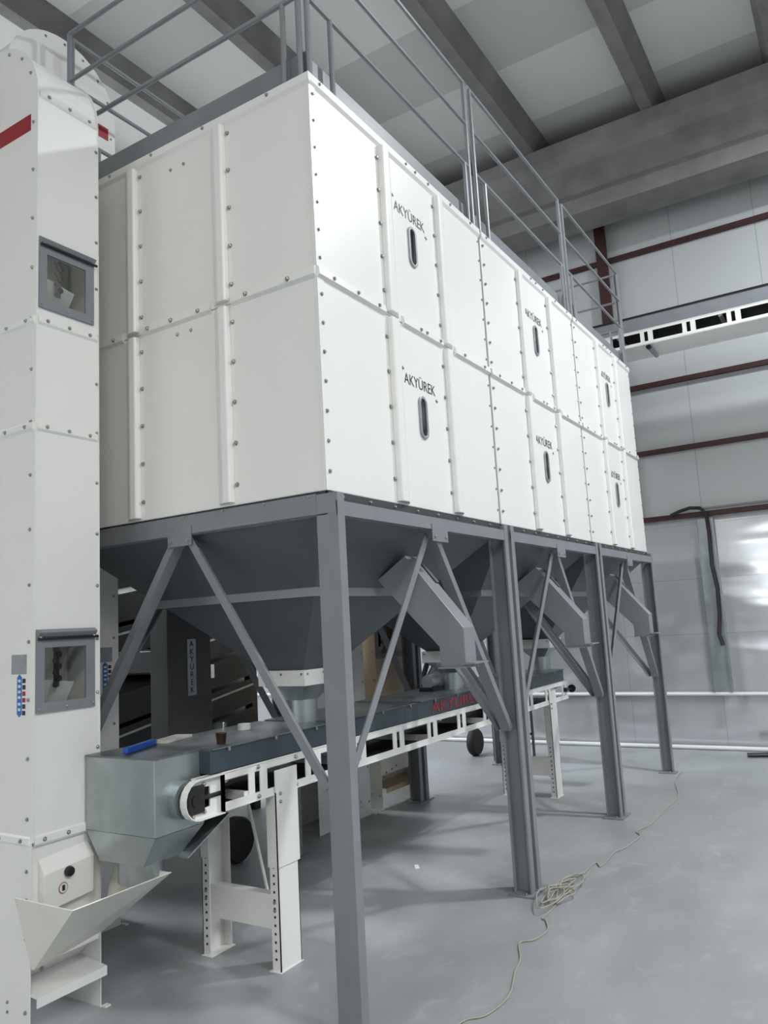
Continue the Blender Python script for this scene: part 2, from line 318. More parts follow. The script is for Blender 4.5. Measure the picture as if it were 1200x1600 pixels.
def make_bin(x0, label, left_face, right_face=False):
    t = thing('storage_bin', label, 'grain bin', (x0, 0, 0), group='storage bins in the row')
    # shell sections
    for nm, za, zb in (('lower_panel_section', Z1, Z2-.002), ('upper_panel_section', Z2+.002, Z3)):
        sec = MB().box(0, W, 0, D, za, zb).build(nm, 'white', t, bevel=.005)
        for x, wd in ((.628, .135), (1.282, .130)):
            b = MB(); rib_front(b, x, wd, za+.012, zb-.014 if zb < 4 else zb-.05); b.build('stiffener_rib', 'white', sec, bevel=.004)
        if left_face:
            for y, wd in ((.553, .11), (1.225, .11)):
                b = MB(); rib_left(b, y, wd, za+.012, zb-.014 if zb < 4 else zb-.05); b.build('stiffener_rib', 'white', sec, bevel=.004)
    # joint flange and top rim
    b = MB()
    for a, c in ((.0, .60), (.79, 1.262), (1.43, W)):
        b.prism([(0.0, Z2+.045), (-.016, Z2+.034), (-.020, Z2-.004), (0.0, Z2-.018)], 'x', a, c)
    b.build('joint_flange', 'white', t)
    b = MB(); b.prism([(0.0, Z3+.004), (-.014, Z3+.004), (-.014, Z3-.036), (0.0, Z3-.055)], 'x', 0, W); 
    b.box(0, W, 0, D, Z3-.002, Z3+.004); b.build('top_rim', 'white', t)
    if left_face:
        b = MB()
        for a, c in ((0, .535), (.68, 1.205), (1.35, D)):
            b.prism([(0.0, Z2+.045), (-.016, Z2+.034), (-.020, Z2-.004), (0.0, Z2-.018)], 'y', a, c)
        b.build('joint_flange', 'white', t)
        b = MB(); b.prism([(0.0, Z3+.004), (-.014, Z3+.004), (-.014, Z3-.036), (0.0, Z3-.055)], 'y', -.014, D); b.build('top_rim', 'white', t)
        b = MB(); b.box(-.004, .0, -.004, .012, Z1, Z3-.04); b.box(-.004, .052, -.004, .0, Z1, Z3-.04); b.build('corner_angle', 'white', t, bevel=.002)
    if x0 < 3: MB().box(W, W+.026, .012, D-.02, Z1, Z3-.01).build('joint_seal', 'rubber', t)  # black strip added to paint the shade in the gap between bins
    # bolts of the front
    for za in (Z1, Z2):
        for k in range(7): bolt(t, (.028, -.004, za+.09+k*.143), '-y', .85)
        for k in range(7): bolt(t, (W-.022, 0, za+.09+k*.143), '-y', .7)
        for x in (.613, 1.262):
            for k in range(5): bolt(t, (x, 0, za+.13+k*.195), '-y')
    for x in (.12, .33, .53, .98, 1.05, 1.22, 1.55, 1.85): bolt(t, (x, -.019, Z2+.012), '-y', .9)
    for x in (.08, .93, 1.04, 1.2, 1.5, 1.8): bolt(t, (x, -.015, Z3-.015), '-y', .8)
    if left_face:
        for za in (Z1, Z2):
            for y in (.537, 1.208):
                for k in range(5): bolt(t, (0, y, za+.1+k*.21), '-x')
        for y in (.16, .43, .76, .96, 1.14, 1.42): bolt(t, (-.019, y, Z2+.012), '-x')
        for y in (.83, .93): bolt(t, (0, y, Z2-.07), '-x', .8); bolt(t, (0, y+.03, Z3-.15), '-x', .8)
        for y in (.25, .7, 1.1, 1.45): bolt(t, (-.014, y, Z3-.012), '-x', .8)
    # sight glasses and lettering
    for zc, zt in ((3.875, 4.062), (2.845, 3.035)):
        s = MB().ring_poly(stadium(.967, zc, .092, .252), stadium(.967, zc, .058, .218), 'y', -.012, 0).build('sight_glass_frame', 'plate', t, smooth=False, bevel=.003)
        MB().prism(stadium(.967, zc, .06, .22), 'y', -.004, .002).build('sight_glass', 'gasket', s)
        text('AKYÜREK', .088, t, (.958, -.001, zt), ROT_NY, 'ink', .0006, sx=.93)
        b = MB()
        for xx, zz in ((.767, zt+.055), (1.147, zt-.055)): b.box(xx, xx+.006, -.0012, 0, zz-.012, zz+.012); b.box(xx-.012, xx+.018, -.0012, 0, zz-.003, zz+.003)
        b.build('corner_mark', 'ink', t)
    # ring beam
    b = MB()
    for yo, yi in ((-.055, -.050), (D+.050, D+.055)):
        b.box(.0, W-.02, yo, yi, 2.195, 2.262)
    b.box(.01, W-.02, -.05, .0, 2.195, 2.201); b.box(.01, W-.02, D, D+.05, 2.195, 2.201)
    b.box(.0, .006, .063, D-.063, 2.205, 2.305); b.box(W-.026, W-.020, .063, D-.063, 2.205, 2.305)
    b.box(.0, .05, 0, D, 2.203, 2.208)
    b.build('ring_beam', 'grey', t)
    MB().box(.012, W-.02, -.006, .0, 2.262, 2.313).build('bottom_channel', 'dark', t); MB().box(.012, W-.02, D, D+.01, 2.262, 2.313).build('bottom_channel', 'hopper', t)  # front channel coloured darker to carry the shade of its recess
    for k in range(8): bolt(t, (.12+k*.235, -.006, 2.292), '-y', .8)
    if left_face:
        for k in range(7): bolt(t, (0, .1+k*.27, 2.296), '-x', .7)
    # legs
    xr = W-.02
    for (x, sx, y0, y1) in ((0, 1, -.058, .062), (xr, -1, -.058, .062), (0, 1, D-.062, D+.058), (xr, -1, D-.062, D+.058)):
        b = MB(); cleg(b, x, sx, y0, y1, .012, 2.300)
        lg = b.build('leg', 'grey', t, bevel=.0015)
        MB().box(min(x-sx*.03, x+sx*.10), max(x-sx*.03, x+sx*.10), y0-.025, y1+.025, 0, .012).build('base_plate', 'grey', lg)
        bolt(lg, (x+sx*.08, y0+.03 if y0 < 1 else y1-.03, .012), '+z', 1.1)
    # braces: two on every side, meeting at a gusset under the beam
    def brace(p, q, nrm, mid, dep=.062):
        b = MB(); p, q, n = Vector(p), Vector(q), Vector(nrm)
        # angle section: flat leg in the plane of the side, other leg inward at the inner edge
        b.bar(p, q, .006, .042, up=(q-p).cross(n))
        tt = (q-p).normalized(); side = tt.cross(n).normalized()
        if side.dot(Vector(mid)-q) < 0: side = -side
        off = side*.018+n*-(dep/2+.003)
        b.bar(p+off, q+off, dep, .006, up=side)
        return b
    cx, cy = .972, .94
    for y, n, sg in ((-.004, (0, -1, 0), 1), (D+.004, (0, 1, 0), -1)):
        for xa, xb in ((cx-.05, .055), (cx+.05, W-.08)):
            brace((xa, y, 2.17), (xb, y, 1.0), n, (cx, y, 1.0), .062 if xb > 1 else .03).build('brace', 'grey', t)
        yy = -.060 if y < 1 else D+.056
        MB().box(cx-.09, cx+.09, yy, yy+.004, 2.13, 2.225).build('gusset_plate', 'grey', t)
        if y < 1:
            for dx in (-.062, .062): bolt(t, (cx+dx, yy, 2.155), '-y', .8)
    for x, n in ((.010, (-1, 0, 0)), (xr-.010, (1, 0, 0))):
        for ya, yb in ((cy-.05, .075), (cy+.05, D-.075)):
            brace((x, ya, 2.19), (x, yb, 1.0), n, (x, cy, 1.0)).build('brace', 'grey', t)
        xx = -.006 if x < 1 else xr+.002
        MB().box(xx, xx+.004, cy-.085, cy+.085, 2.15, 2.245).build('gusset_plate', 'grey', t)
        if x < 1:
            for dy in (-.062, .062): bolt(t, (xx, cy+dy, 2.175), '-x', .8)
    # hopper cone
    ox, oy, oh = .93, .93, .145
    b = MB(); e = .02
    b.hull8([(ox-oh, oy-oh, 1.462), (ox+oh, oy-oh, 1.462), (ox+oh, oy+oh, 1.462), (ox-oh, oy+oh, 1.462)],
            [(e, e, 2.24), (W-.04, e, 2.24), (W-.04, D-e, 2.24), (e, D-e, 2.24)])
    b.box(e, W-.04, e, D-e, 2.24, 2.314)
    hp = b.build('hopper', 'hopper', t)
    f = (2.24-1.885)/(2.24-1.462); h0 = 1-f
    x1, x2 = e+(ox-oh-e)*f-.012, W-.04-(W-.04-ox-oh)*f+.012; y1, y2 = e+(oy-oh-e)*f-.012, D-e-(D-e-oy-oh)*f+.012
    b = MB(); b.box(x1-.006, x2+.006, y1-.006, y1, 1.858, 1.912); b.box(x1-.006, x2+.006, y2, y2+.006, 1.858, 1.912)
    b.box(x1-.006, x1, y1, y2, 1.858, 1.912); b.box(x2, x2+.006, y1, y2, 1.858, 1.912)
    b.build('stiffener_band', 'palegrey', hp)
    # slide gate, transition and spout
    gt = MB().box(ox-.175, ox+.175, oy-.175, oy+.175, 1.372, 1.462).build('slide_gate', 'white', t, bevel=.003)
    for dx in (-.15, 0, .15): bolt(gt, (ox+dx, oy-.175, 1.44), '-y', .6); bolt(gt, (ox-.175, oy+dx, 1.44), '-x', .6)
    MB().box(ox+.175, ox+.26, oy-.07, oy-.04, 1.35, 1.47).build('gate_bracket', 'white', gt)
    MB().tube([(ox+.26, oy-.06, 1.42), (ox+.34, oy-.06, 1.42)], .032, 12).build('gate_handle', 'blue', gt, smooth=True)
    b = MB(); n = 24; A = []; B = []
    for k in range(n):
        a = 2*PI*k/n+PI/4; c, s_ = math.cos(a), math.sin(a); q = .15/max(abs(c), abs(s_))
        A.append((ox+c*.105, oy+s_*.105, 1.285)); B.append((ox+c*q, oy+s_*q, 1.372))
    b.hull8(A, B); b.build('square_to_round', 'galv', gt, smooth=True)
    b = MB(); b.lathe([(.098, 1.150), (.098, 1.285)], (ox, oy, 0), n=28); b.lathe([(.104, 1.15), (.104, 1.162)], (ox, oy, 0), n=28); b.lathe([(.101, 1.276), (.101, 1.287)], (ox, oy, 0), n=28)
    b.build('round_spout', 'galv', gt, smooth=True)
    # bypass chute coming off the front of the hopper
    b = MB(); poly = [(.125, 2.065), (-.205, 1.655), (-.205, 1.455), (-.055, 1.455), (-.055, 1.56), (.315, 1.945)]
    b.prism(poly, 'x', .885, 1.015)
    ch = b.build('chute', 'grey', t, bevel=.003)
    b = MB(); b.box(.865, 1.035, -.265, -.205, 1.468, 1.476); b.box(.865, 1.035, -.207, -.05, 1.447, 1.456); b.build('chute_flange', 'grey', ch)
    MB().bar((1.0, .10, 2.045), (1.0, -.01, 1.91), .03, .004, up=(0, 1, 1)).build('inspection_cover', 'hopper', ch)
    return t
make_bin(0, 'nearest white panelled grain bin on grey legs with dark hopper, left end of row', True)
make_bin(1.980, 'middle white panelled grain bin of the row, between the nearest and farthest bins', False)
make_bin(3.962, 'farthest white panelled grain bin of the row, closest to the right wall', False)

# ------------------------------------------------------------------ guardrails
def guard(x0, y0, x1, y1, label, offs, inward, both=True):
    """frame from (x0,y0) to (x1,y1); two posts, three rails, two short struts, kick plate"""
    t = thing('guardrail', label, 'railing', (x0, y0, Z3+.004), group='guardrails on top of the bins')
    dx, dy = x1-x0, y1-y0; L = math.hypot(dx, dy); ux, uy = dx/L, dy/L
    P = lambda s, z, o=0: (ux*s+inward[0]*o, uy*s+inward[1]*o, z-Z3-.004)
    zb, zm, zt = 4.865, 5.20, 5.53
    for s in (0, L):
        MB().tube([P(s, Z3+.004), P(s, zt)], .0155, 8).build('post', 'grey', t, smooth=True)
    for z, nm in ((zt, 'top_rail'), (zm, 'middle_rail'), (zb, 'lower_rail')):
        MB().tube([P(0, z), P(L, z)], .0135, 8).build(nm, 'grey', t, smooth=True)
    for s in (offs[0], L-offs[1]):
        MB().tube([P(s, Z3+.004), P(s, zb)], .0145, 8).build('strut', 'grey', t, smooth=True)
    b = MB(); b.bar(P(-.01, 4.49, .045), P(L+.01, 4.49, .045), .005, .18)
    b.build('kick_plate', 'grey', t)
    return t
guard(.04, .015, 1.915, .015, 'grey tubular guardrail along the front top edge of the nearest bin', (.20, .07), (0, 1))
guard(2.02, .015, 3.90, .015, 'grey tubular guardrail along the front top edge of the middle bin', (.16, .07), (0, 1))
guard(4.0, .015, 5.88, .015, 'grey tubular guardrail along the front top edge of the farthest bin', (.12, .07), (0, 1))
guard(.012, .05, .012, 1.86, 'grey tubular guardrail across the left end of the nearest bin top', (.10, .10), (1, 0))
guard(5.90, .05, 5.90, 1.86, 'grey tubular guardrail across the far right end of the bin tops', (.10, .10), (-1, 0))
guard(.05, 1.885, 1.90, 1.885, 'grey tubular guardrail along the rear top edge of the nearest bin', (.2, .07), (0, -1))
guard(2.02, 1.885, 3.90, 1.885, 'grey tubular guardrail along the rear top edge of the middle bin', (.2, .07), (0, -1))
guard(4.0, 1.885, 5.88, 1.885, 'grey tubular guardrail along the rear top edge of the farthest bin', (.2, .07), (0, -1))

# ------------------------------------------------------------------ belt conveyors
def ladder(b, L, y, z0, z1, t=.006, first=.33, period=.56):
    """side frame: rails and pairs of uprights, in the plane y"""
    h = z1-z0; e = .032 if z0 > 2 else .040
    b.box(h/2, L, y, y+t, z1-e, z1); b.box(h/2, L, y, y+t, z0, z0+e)
    b.box(h/2, L, y-.004, y+.03, z1-.006, z1); b.box(h/2, L, y-.004, y+.03, z0, z0+.006)
    x = first+.12
    while x < L-.08:
        b.box(x, x+.045, y, y+t, z0+e, z1-e); b.box(x+.085, x+.14, y, y+t, z0+e, z1-e); x += period*.82
def conveyor_parts(t, L, wd, z0, z1, cover=True):
    b = MB(); ladder(b, L, 0, z0, z1)
    # rounded head plate with slot for the bearing
    r = (z1-z0)/2; zc = (z0+z1)/2; out = [(r+.16, z0), (r+.16, z1), (r, z1)]; inn = [(r+.09, zc-.045), (r+.09, zc+.045), (.04, zc+.055)]
    for k in range(1, 9): a = PI/2+PI*k/9; out.append((r+r*math.cos(a), zc+r*math.sin(a))); inn.append((.04, zc+.055-.11*k/9))
    out.append((r, z0)); inn.append((.04, zc-.055))
    b.ring_poly(out, inn, 'y', -.001, .007)
    b.ring_poly([(r+.16, z0), (r+.16, z1), (r, z1)]+[(r+r*math.cos(PI/2+PI*k/9), zc+r*math.sin(PI/2+PI*k/9)) for k in range(1, 9)]+[(r, z0)],
                [(r+.16, z0+.005), (r+.16, z1-.005), (r, z1-.005)]+[(r+(r-.005)*math.cos(PI/2+PI*k/9), zc+(r-.005)*math.sin(PI/2+PI*k/9)) for k in range(1, 9)]+[(r, z0+.005)], 'y', -.03, 0)
    b.build('side_frame', 'white', t)
    b = MB(); ladder(b, L, wd-.006, z0, z1); b.build('side_frame', 'white', t)
    br = MB().box(.034, .135, -.016, .02, zc-.062, zc+.062).build('bearing_block', 'black', t, bevel=.006)
    MB().tube([(.12, .0, zc), (.30, .0, zc)], .011, 8).build('tension_screw', 'black', br)
    MB().lathe([(.028, -.02), (.028, -.012)], (.08, 0, zc), 'y', 16).build('bearing_cap', 'black', br)
    for x, z in ((.065, z1-.022), (.14, z1-.03), (.065, z0+.022), (.14, z0+.03), (.52, z1-.02), (.52, z0+.02), (.82, z1-.02), (.82, z0+.02)): bolt(t, (x, -.004, z), '-y', .85)
    b = MB()
    b.box(.2, L-.1, .05, wd-.05, z1-.012, z1-.006); b.box(.2, L-.1, .05, wd-.05, z0+.010, z0+.015); b.build('belt', 'rubber', t)
    for x in (.3, 1.4, 2.5, 3.6, L-.3):
        if x < L: MB().tube([(x, .01, z1-.034), (x, wd-.01, z1-.034)], .022, 10).build('roller', 'plate', t, smooth=True)
    for x in (.42, 1.36, 2.3, 3.2, 4.1):
        if x < L: MB().box(x, x+.03, .006, wd-.006, z0+.02, z0+.06).build('cross_member', 'white', t)

CL, CW = 5.22, .53
cv = thing('belt_conveyor', 'long enclosed belt conveyor with white ladder frame under the row of bins', 'conveyor', (-.262, .69, 0))
conveyor_parts(cv, CL, CW, .858, 1.04)
cb = MB().prism([(.0, 1.042), (.0, 1.150), (CW, 1.150), (CW, 1.042)], 'x', .19, CL-.1).build('cover_trough', 'duct', cv, bevel=.003)
b = MB()
for k in range(5):
    xa = .2+k*1.0
    b.box(xa, xa+.94, -.008, CW+.008, 1.1505, 1.156)
b.build('cover_lid', 'lid', cb)
b = MB()
for k in range(14): b.box(.30+k*.35, .315+k*.35, -.012, .0, 1.135, 1.152)
b.build('lid_clip', 'zinc', cb)
text('AKYÜREK', .105, cb, (2.76, -.0015, 1.092), ROT_NY, 'redsign', .0008, sx=1.75)
# tail tensioner
tn = MB().box(CL-.13, CL-.09, -.03, .01, .93, .97).build('tail_bearing', 'black', cv); MB().tube([(CL-.12, -.02, .95), (CL+.10, -.02, .95)], .012, 8).build('tension_screw', 'black', tn); MB().lathe([(.04, 0), (.04, .02)], (CL+.05, -.02, .95), 'x', 12).build('tension_nut', 'black', tn)
def conv_leg(x, wd=.165):
    # two adjustable uprights with a low crossbar
    for y, sy in ((-.004, 1), (CW+.004, -1)):
        b = MB(); t_ = .005
        # outer channel: web on the outside, flanges inward
        b.box(x, x+wd, min(y, y+sy*t_), max(y, y+sy*t_), .0, .88); b.box(x, x+t_, min(y, y+sy*.055), max(y, y+sy*.055), 0, .88); b.box(x+wd-t_, x+wd, min(y, y+sy*.055), max(y, y+sy*.055), 0, .88)
        up = b.build('leg', 'white', cv)
        b = MB(); b.box(x-.008, x+wd+.008, min(y-sy*.006, y-sy*.001), max(y-sy*.006, y-sy*.001), .50, .98); b.box(x-.008, x-.003, min(y-sy*.006, y+sy*.06), max(y-sy*.006, y+sy*.06), .50, .87)
        b.build('upper_leg_plate', 'white', up)
        hb = MB()
        for k in range(14):
            z = .06+k*.04
            if y < .3: hb.lathe([(.007, -.0012), (.007, 0)], (x, y+sy*.03, z), 'x', 8)
            else: hb.lathe([(.007, -.0012), (.007, 0)], (x, y+sy*.03, z), 'x', 8)
        hb.build('adjustment_hole', 'ink', up)
        for z in (.29, .33): bolt(up, (x-.001, y+sy*.03, z), '-x', .7)
        for z in (.82, .86): bolt(up, (x+.03, y-sy*.006, z), '-y' if sy > 0 else '+y', .8)
        MB().box(x-.01, x+wd+.01, min(y-sy*.004, y+sy*.07), max(y-sy*.004, y+sy*.07), -.0, .004).build('foot', 'white', up)
    MB().box(x+.004, x+.009, .05, CW-.05, .20, .36).build('crossbar', 'white', cv)
    MB().box(x+.004, x+.06, .05, CW-.05, .36, .365).build('crossbar_top', 'white', cv)
conv_leg(.645); conv_leg(4.66)
MB().tube([(.90, .45, .86), (1.03, .40, .20)], .010, 8).build('diagonal_rod', 'cream', cv, smooth=True)
# galvanised discharge hood over the head drum
hd = thing('discharge_hood', 'galvanised sheet hood with round spout at the left end of the conveyor', 'hood', (-.345, .765, .58))
b = MB(); b.box(0, .30, 0, .470, .235, .572); b.box(.30, .44, 0.0, .47, .47, .568); b.build('hood_body', 'galv', hd, bevel=.004)
b = MB(); b.hull8([(.02, .10, .10), (.24, .10, .10), (.24, .40, .10), (.02, .40, .10)], [(0, 0, .235), (.30, 0, .235), (.30, .47, .235), (0, .47, .235)]); b.build('taper', 'galv', hd)
b = MB(); b.lathe([(.10, .0), (.10, .11)], (.13, .25, 0), n=24); b.build('round_spout', 'galv', hd, smooth=True)
b = MB(); b.hull8([(.22, .03, .09), (.50, .03, .225), (.50, .44, .225), (.22, .44, .09)], [(.22, .03, .098), (.50, .03, .233), (.50, .44, .233), (.22, .44, .098)]); b.build('drip_tray', 'galv', hd)
MB().lathe([(.085, -.045), (.085, .0)], (.155, .0, .37), 'y', 20).build('shaft_boss', 'galv', hd, smooth=True)
MB().box(-.004, .305, -.004, .474, .570, .577).build('hood_lid', 'lid', hd)

# things lying on the conveyor
b = thing('blue_clamp', 'blue long handled clamp lying on the galvanised hood', 'tool', (-.25, 1.02, 1.160), .3)
MB().bar((-.06, 0, .017), (.22, .02, .017), .03, .03).build('handle', 'blue', b, bevel=.006)
MB().bar((.22, .02, .012), (.30, .06, .012), .02, .02).build('jaw', 'black', b)
b = thing('glass_cup', 'small clear cup with dark brown drink on the conveyor lid', 'cup', (.085, .77, 1.157))
MB().lathe([(.022, 0), (.028, .05), (.030, .052)], (0, 0, 0), n=16).build('drink', 'brown', b, smooth=True)
MB().lathe([(.031, .052), (.036, .10), (.034, .101)], (0, 0, 0), n=16).build('cup_wall', 'glass', b, smooth=True)
b = MB(); b.lathe([(.036, 0), (.036, .032)], (.54, 1.03, 1.157), n=20); o = b.build('tape_roll', 'pvc', smooth=True); tag(o, 'white roll lying on the conveyor lid left of the round spout', 'tape')
o = MB().bar((.02, 1.14, 1.163), (.25, 1.20, 1.163), .10, .012).build('cardboard_offcut', 'cream'); tag(o, 'flat pale sheet offcut on the back edge of the conveyor lid', 'sheet')
b = thing('gear_motor', 'small grey gear motor standing on the conveyor lid behind the nearest chute', 'motor', (2.72, 1.02, 1.157))
MB().lathe([(.05, 0), (.055, .01), (.055, .14), (.04, .16)], (-.07, 0, .07), 'x', 16).build('motor_body', 'plate', b, smooth=True)
MB().box(-.10, .12, -.06, .06, 0, .03).build('motor_foot', 'black', b)
MB().lathe([(.065, 0), (.065, .05)], (.10, 0, .08), 'x', 16).build('gearbox', 'plate', b, smooth=True)
MB().lathe([(.035, 0), (.04, .08), (.02, .1)], (.22, .02, 0), 'z', 14).build('terminal_pot', 'galv', b, smooth=True)

# overhead conveyor along the right wall
ov = thing('overhead_conveyor', 'white ladder framed conveyor raised high along the right wall, past the bins', 'conveyor', (6.02, 2.6, 0), -PI/2)
conveyor_parts(ov, 9.0, .50, 4.675, 4.852)
MB().box(.2, 8.9, .0, .5, 4.667, 4.675).build('bottom_sheet', 'white', ov)
MB().box(.2, 8.9, .30, .5, 4.852, 5.12).build('cover_trough', 'grey', ov)
MB().box(.2, 8.9, .29, .31, 5.12, 5.14).build('cover_edge', 'black', ov)
for x in (1.2, 5.2, 7.8):
    MB().box(x, x+.05, .5, 1.44, 4.64, 4.69).build('wall_bracket', 'grey', ov)
MB().tube([(2.82, .02, 4.645), (2.82, .06, 4.645)], .028, 10).build('roller_cap', 'black', ov)
MB().tube([(2.82, .06, 4.645), (2.82, .42, 4.645)], .024, 10).build('return_roller', 'plate', ov)

# ------------------------------------------------------------------ bucket elevators
def arc(cy, cz, r, a0, a1, n): return [(cy+r*math.cos(a0+(a1-a0)*k/n), cz+r*math.sin(a0+(a1-a0)*k/n)) for k in range(n+1)]
def elevator(loc, rz, label, wx, dy, ztop, joints, windows, plate=True, name='bucket_elevator', stripe=None, m='white'):
    """local: front face in plane y=0 from x=0..wx, side face in plane x=0 from y=0..dy, head rounded about x"""
    t = thing(name, label, 'elevator', loc, rz, 'bucket elevators around the bins')
    zc = ztop-dy/2
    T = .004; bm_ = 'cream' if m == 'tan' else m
    zb = .82
    # side plates with rounded top
    for x in (0, wx-T):
        b = MB(); poly = [(0, zb), (dy, zb)]+arc(dy/2, zc, dy/2, 0, PI, 18)
        b.prism(poly, 'x', x, x+T); b.build('side_plate', m, t, bevel=.001)
    # front with openings, back, curved hood
    b = MB(); zs = [zb]+sorted(sum([[a, c] for a, c in windows], []))+[zc]
    for i in range(0, len(zs), 2): b.box(T, wx-T, 0.004, .008, zs[i], zs[i+1])
    for a, c in windows: b.box(T, .05, .004, .008, a, c); b.box(wx-.06, wx-T, .004, .008, a, c)
    b.build('front_plate', m, t)
    MB().box(T, wx-T, dy-.008, dy-.004, zb, zc).build('back_plate', m, t)
    A = arc(dy/2, zc, dy/2-.012, 0, PI, 18); B = arc(dy/2, zc, dy/2-.02, 0, PI, 18)
    b = MB()
    for i in range(18):
        b.hull8([(T, *A[i]), (T, *A[i+1]), (T, *B[i+1]), (T, *B[i])], [(wx-T, *A[i]), (wx-T, *A[i+1]), (wx-T, *B[i+1]), (wx-T, *B[i])])
    b.build('head_hood', m, t)
    for z in joints:
        b = MB(); b.prism([(0.004, z+.028), (-.004, z+.022), (-.006, z-.008), (.004, z-.02)], 'x', .012, wx-.012)
        b.prism([(0.0, z+.028), (-.008, z+.02), (-.010, z-.006), (0.0, z-.02)], 'y', .012, dy-.012)
        b.build('joint_flange', m, t)
        for k in range(3): bolt(t, (.06+k*(wx-.12)/2, -.005, z+.006), '-y', .8)
        for k in range(4): bolt(t, (-.009, .07+k*.16, z+.006), '-x', .8)
    b = MB(); b.prism([(0.004, zc+.018), (-.003, zc+.014), (-.005, zc-.012), (.004, zc-.022)], 'x', .012, wx-.012); b.build('hood_flange', m, t)
    for k in range(3): bolt(t, (.06+k*(wx-.12)/2, -.004, zc), '-y', .8)
    # edge bolts
    z = zb+.10
    while z < zc+.05:
        bolt(t, (0, .035, z), '-x', .75)
        if abs(z-zc) > .1: bolt(t, (wx-.014, 0.004, z), '-y', .7)
        z += .262
    for k in range(1, 6):
        a = PI-k*PI/8; bolt(t, (0, dy/2+(dy/2-.035)*math.cos(a), zc+(dy/2-.035)*math.sin(a)), '-x', .75)
    # inspection windows: frame, pane, hinge
    for i, (a, c) in enumerate(windows):
        f = MB(); x0_, x1_ = .012, wx-.036; z0_, z1_ = a-.045, c+.085
        f.ring_poly([(x0_, z0_), (x1_, z0_), (x1_, z1_), (x0_, z1_)], [(x0_+.04, a), (x1_-.05, a), (x1_-.05, c), (x0_+.04, c)], 'y', -.008, .004)
        f.prism([(0-.010, c+.045), (-.030, c+.070), (-.008, c+.084)], 'x', x0_, x1_)
        fr = f.build('window_frame', 'grey', t, bevel=.001)
        MB().tube([(x0_, -.018, c+.042), (x1_+.01, -.018, c+.042)], .007, 8).build('hinge_rod', 'black', fr)
        for xx in (x0_+.012, x1_-.012): bolt(fr, (xx, -.014, c+.045), '-y', .8); bolt(fr, (xx, -.008, z0_+.018), '-y', .5)
        bolt(fr, ((x0_+x1_)/2, -.008, z0_+.018), '-y', .5)
        MB().box(x0_+.035, x1_-.045, -.002, 0.001, a-.005, c+.005).build('pane', 'glass', fr)
        zb_ = a-.02 if i % 2 == 0 else a+.02
        bk = MB(); bk.hull8([(.03, .10, zb_), (.24, .10, zb_), (.24, .17, zb_), (.03, .17, zb_)], [(.02, .04, zb_+.13), (.26, .06, zb_+.10), (.26, .19, zb_+.10), (.02, .19, zb_+.13)])
        bk.build('bucket', 'wplastic', t)
        MB().box(.02, wx-.02, .23, .234, a-.25, c+.12).build('inner_baffle', 'cream', t)
        chn = MB()
        for k in range(7):
            zz = (a+c)/2-.05+k*.028
            chn.lathe([(.015, 0), (.015, .008)], (.15+(.009 if k % 2 else -.009), .032, zz), 'y', 10)
        chn.box(.136, .164, .041, .046, (a+c)/2-.06, c+.1)
        chn.build('chain', 'black', t)
    # nameplate and stickers on the side face
    if plate:
        pz = 1.615; MB().box(-.002, 0, .05, .165, pz-.055, pz+.035).build('nameplate', 'plate', t)
        b = MB(); b.prism([(.085, pz-.07), (.103, pz-.055), (.121, pz-.07), (.121, pz-.235), (.103, pz-.25), (.085, pz-.235)], 'x', -.0015, 0)
        st = b.build('blue_sticker', 'bluelabel', t)
        b = MB()
        for zz in (-.085, -.11, -.135, -.16, -.19, -.215): b.box(-.0022, -.0015, .093, .112, pz+zz-.006, pz+zz+.006)
        b.build('sticker_symbol', 'pvc', st)
        b = MB()
        for k in range(6):
            if k in (2, 3): continue
            b.box(-.0015, 0, .058, .080, pz-.095-k*.029, pz-.075-k*.029)
        b.build('warning_pictogram', 'ink', t)
        b = MB()
        for k in (2, 3): b.box(-.0015, 0, .058, .080, pz-.095-k*.029, pz-.075-k*.029)
        b.build('red_pictogram', 'redsign', t)
    if stripe:
        MB().box(-.002, 0, .058, dy-.058, stripe-.045, stripe+.045).build('red_stripe', 'red', t)
    # boot with feet
    bt = MB()
    bt.box(-.004, 0, -.0, dy, 0.0, zb); 
    bt.build('boot_side', bm_, t)
    MB().box(wx-T, wx, 0, dy, 0, zb).build('boot_side', bm_, t)
    b = MB(); b.box(.0, wx-T, .012, .016, .30, zb-.015); b.prism([(.012, .34), (.16, .20), (.17, .205), (.02, .35)], 'x', .0, wx-T); b.build('boot_front', bm_, t)
    b = MB(); b.hull8([(0, -.045, .185), (wx-T, -.045, .185), (wx-T, .16, .205), (0, .16, .205)], [(0, -.045, .191), (wx-T, -.045, .191), (wx-T, .16, .211), (0, .16, .211)])
    b.box(0, wx-T, -.047, -.042, .15, .191); b.build('boot_ledge', m, t)
    for xx, zz in ((.10, .285), (.20, .30), (.28, .32), (.06, .25)): bolt(t, (xx, .012, zz+.03), '-y', .8)
    b = MB(); b.box(-.05, 0, -.02, .0, 0, .006); b.box(wx, wx+.03, -.03, .0, 0, .006); b.build('foot', m, t)
    for z in (.12, .42, .58, .70): bolt(t, (-.004, .03, z), '-x', .75)
    for z in (.14, .10): bolt(t, (-.004, .16, z), '-x', .6)
    return t
e1 = elevator((-.62, 1.245, 0), 0, 'tall white bucket elevator leg with two grey framed windows at the left edge', .365, .77, 4.865,
              (3.262, 2.725, .82), ((1.425, 1.675), (3.375, 3.615)), stripe=4.335)
# black bearing on the side plate
MB().box(-.03, 0, .36, .52, 4.46, 4.60).build('bearing_housing', 'black', e1, bevel=.01)
MB().box(-.006, 0, .355, .70, 3.80, 4.08).build('side_hatch', 'plate', e1)
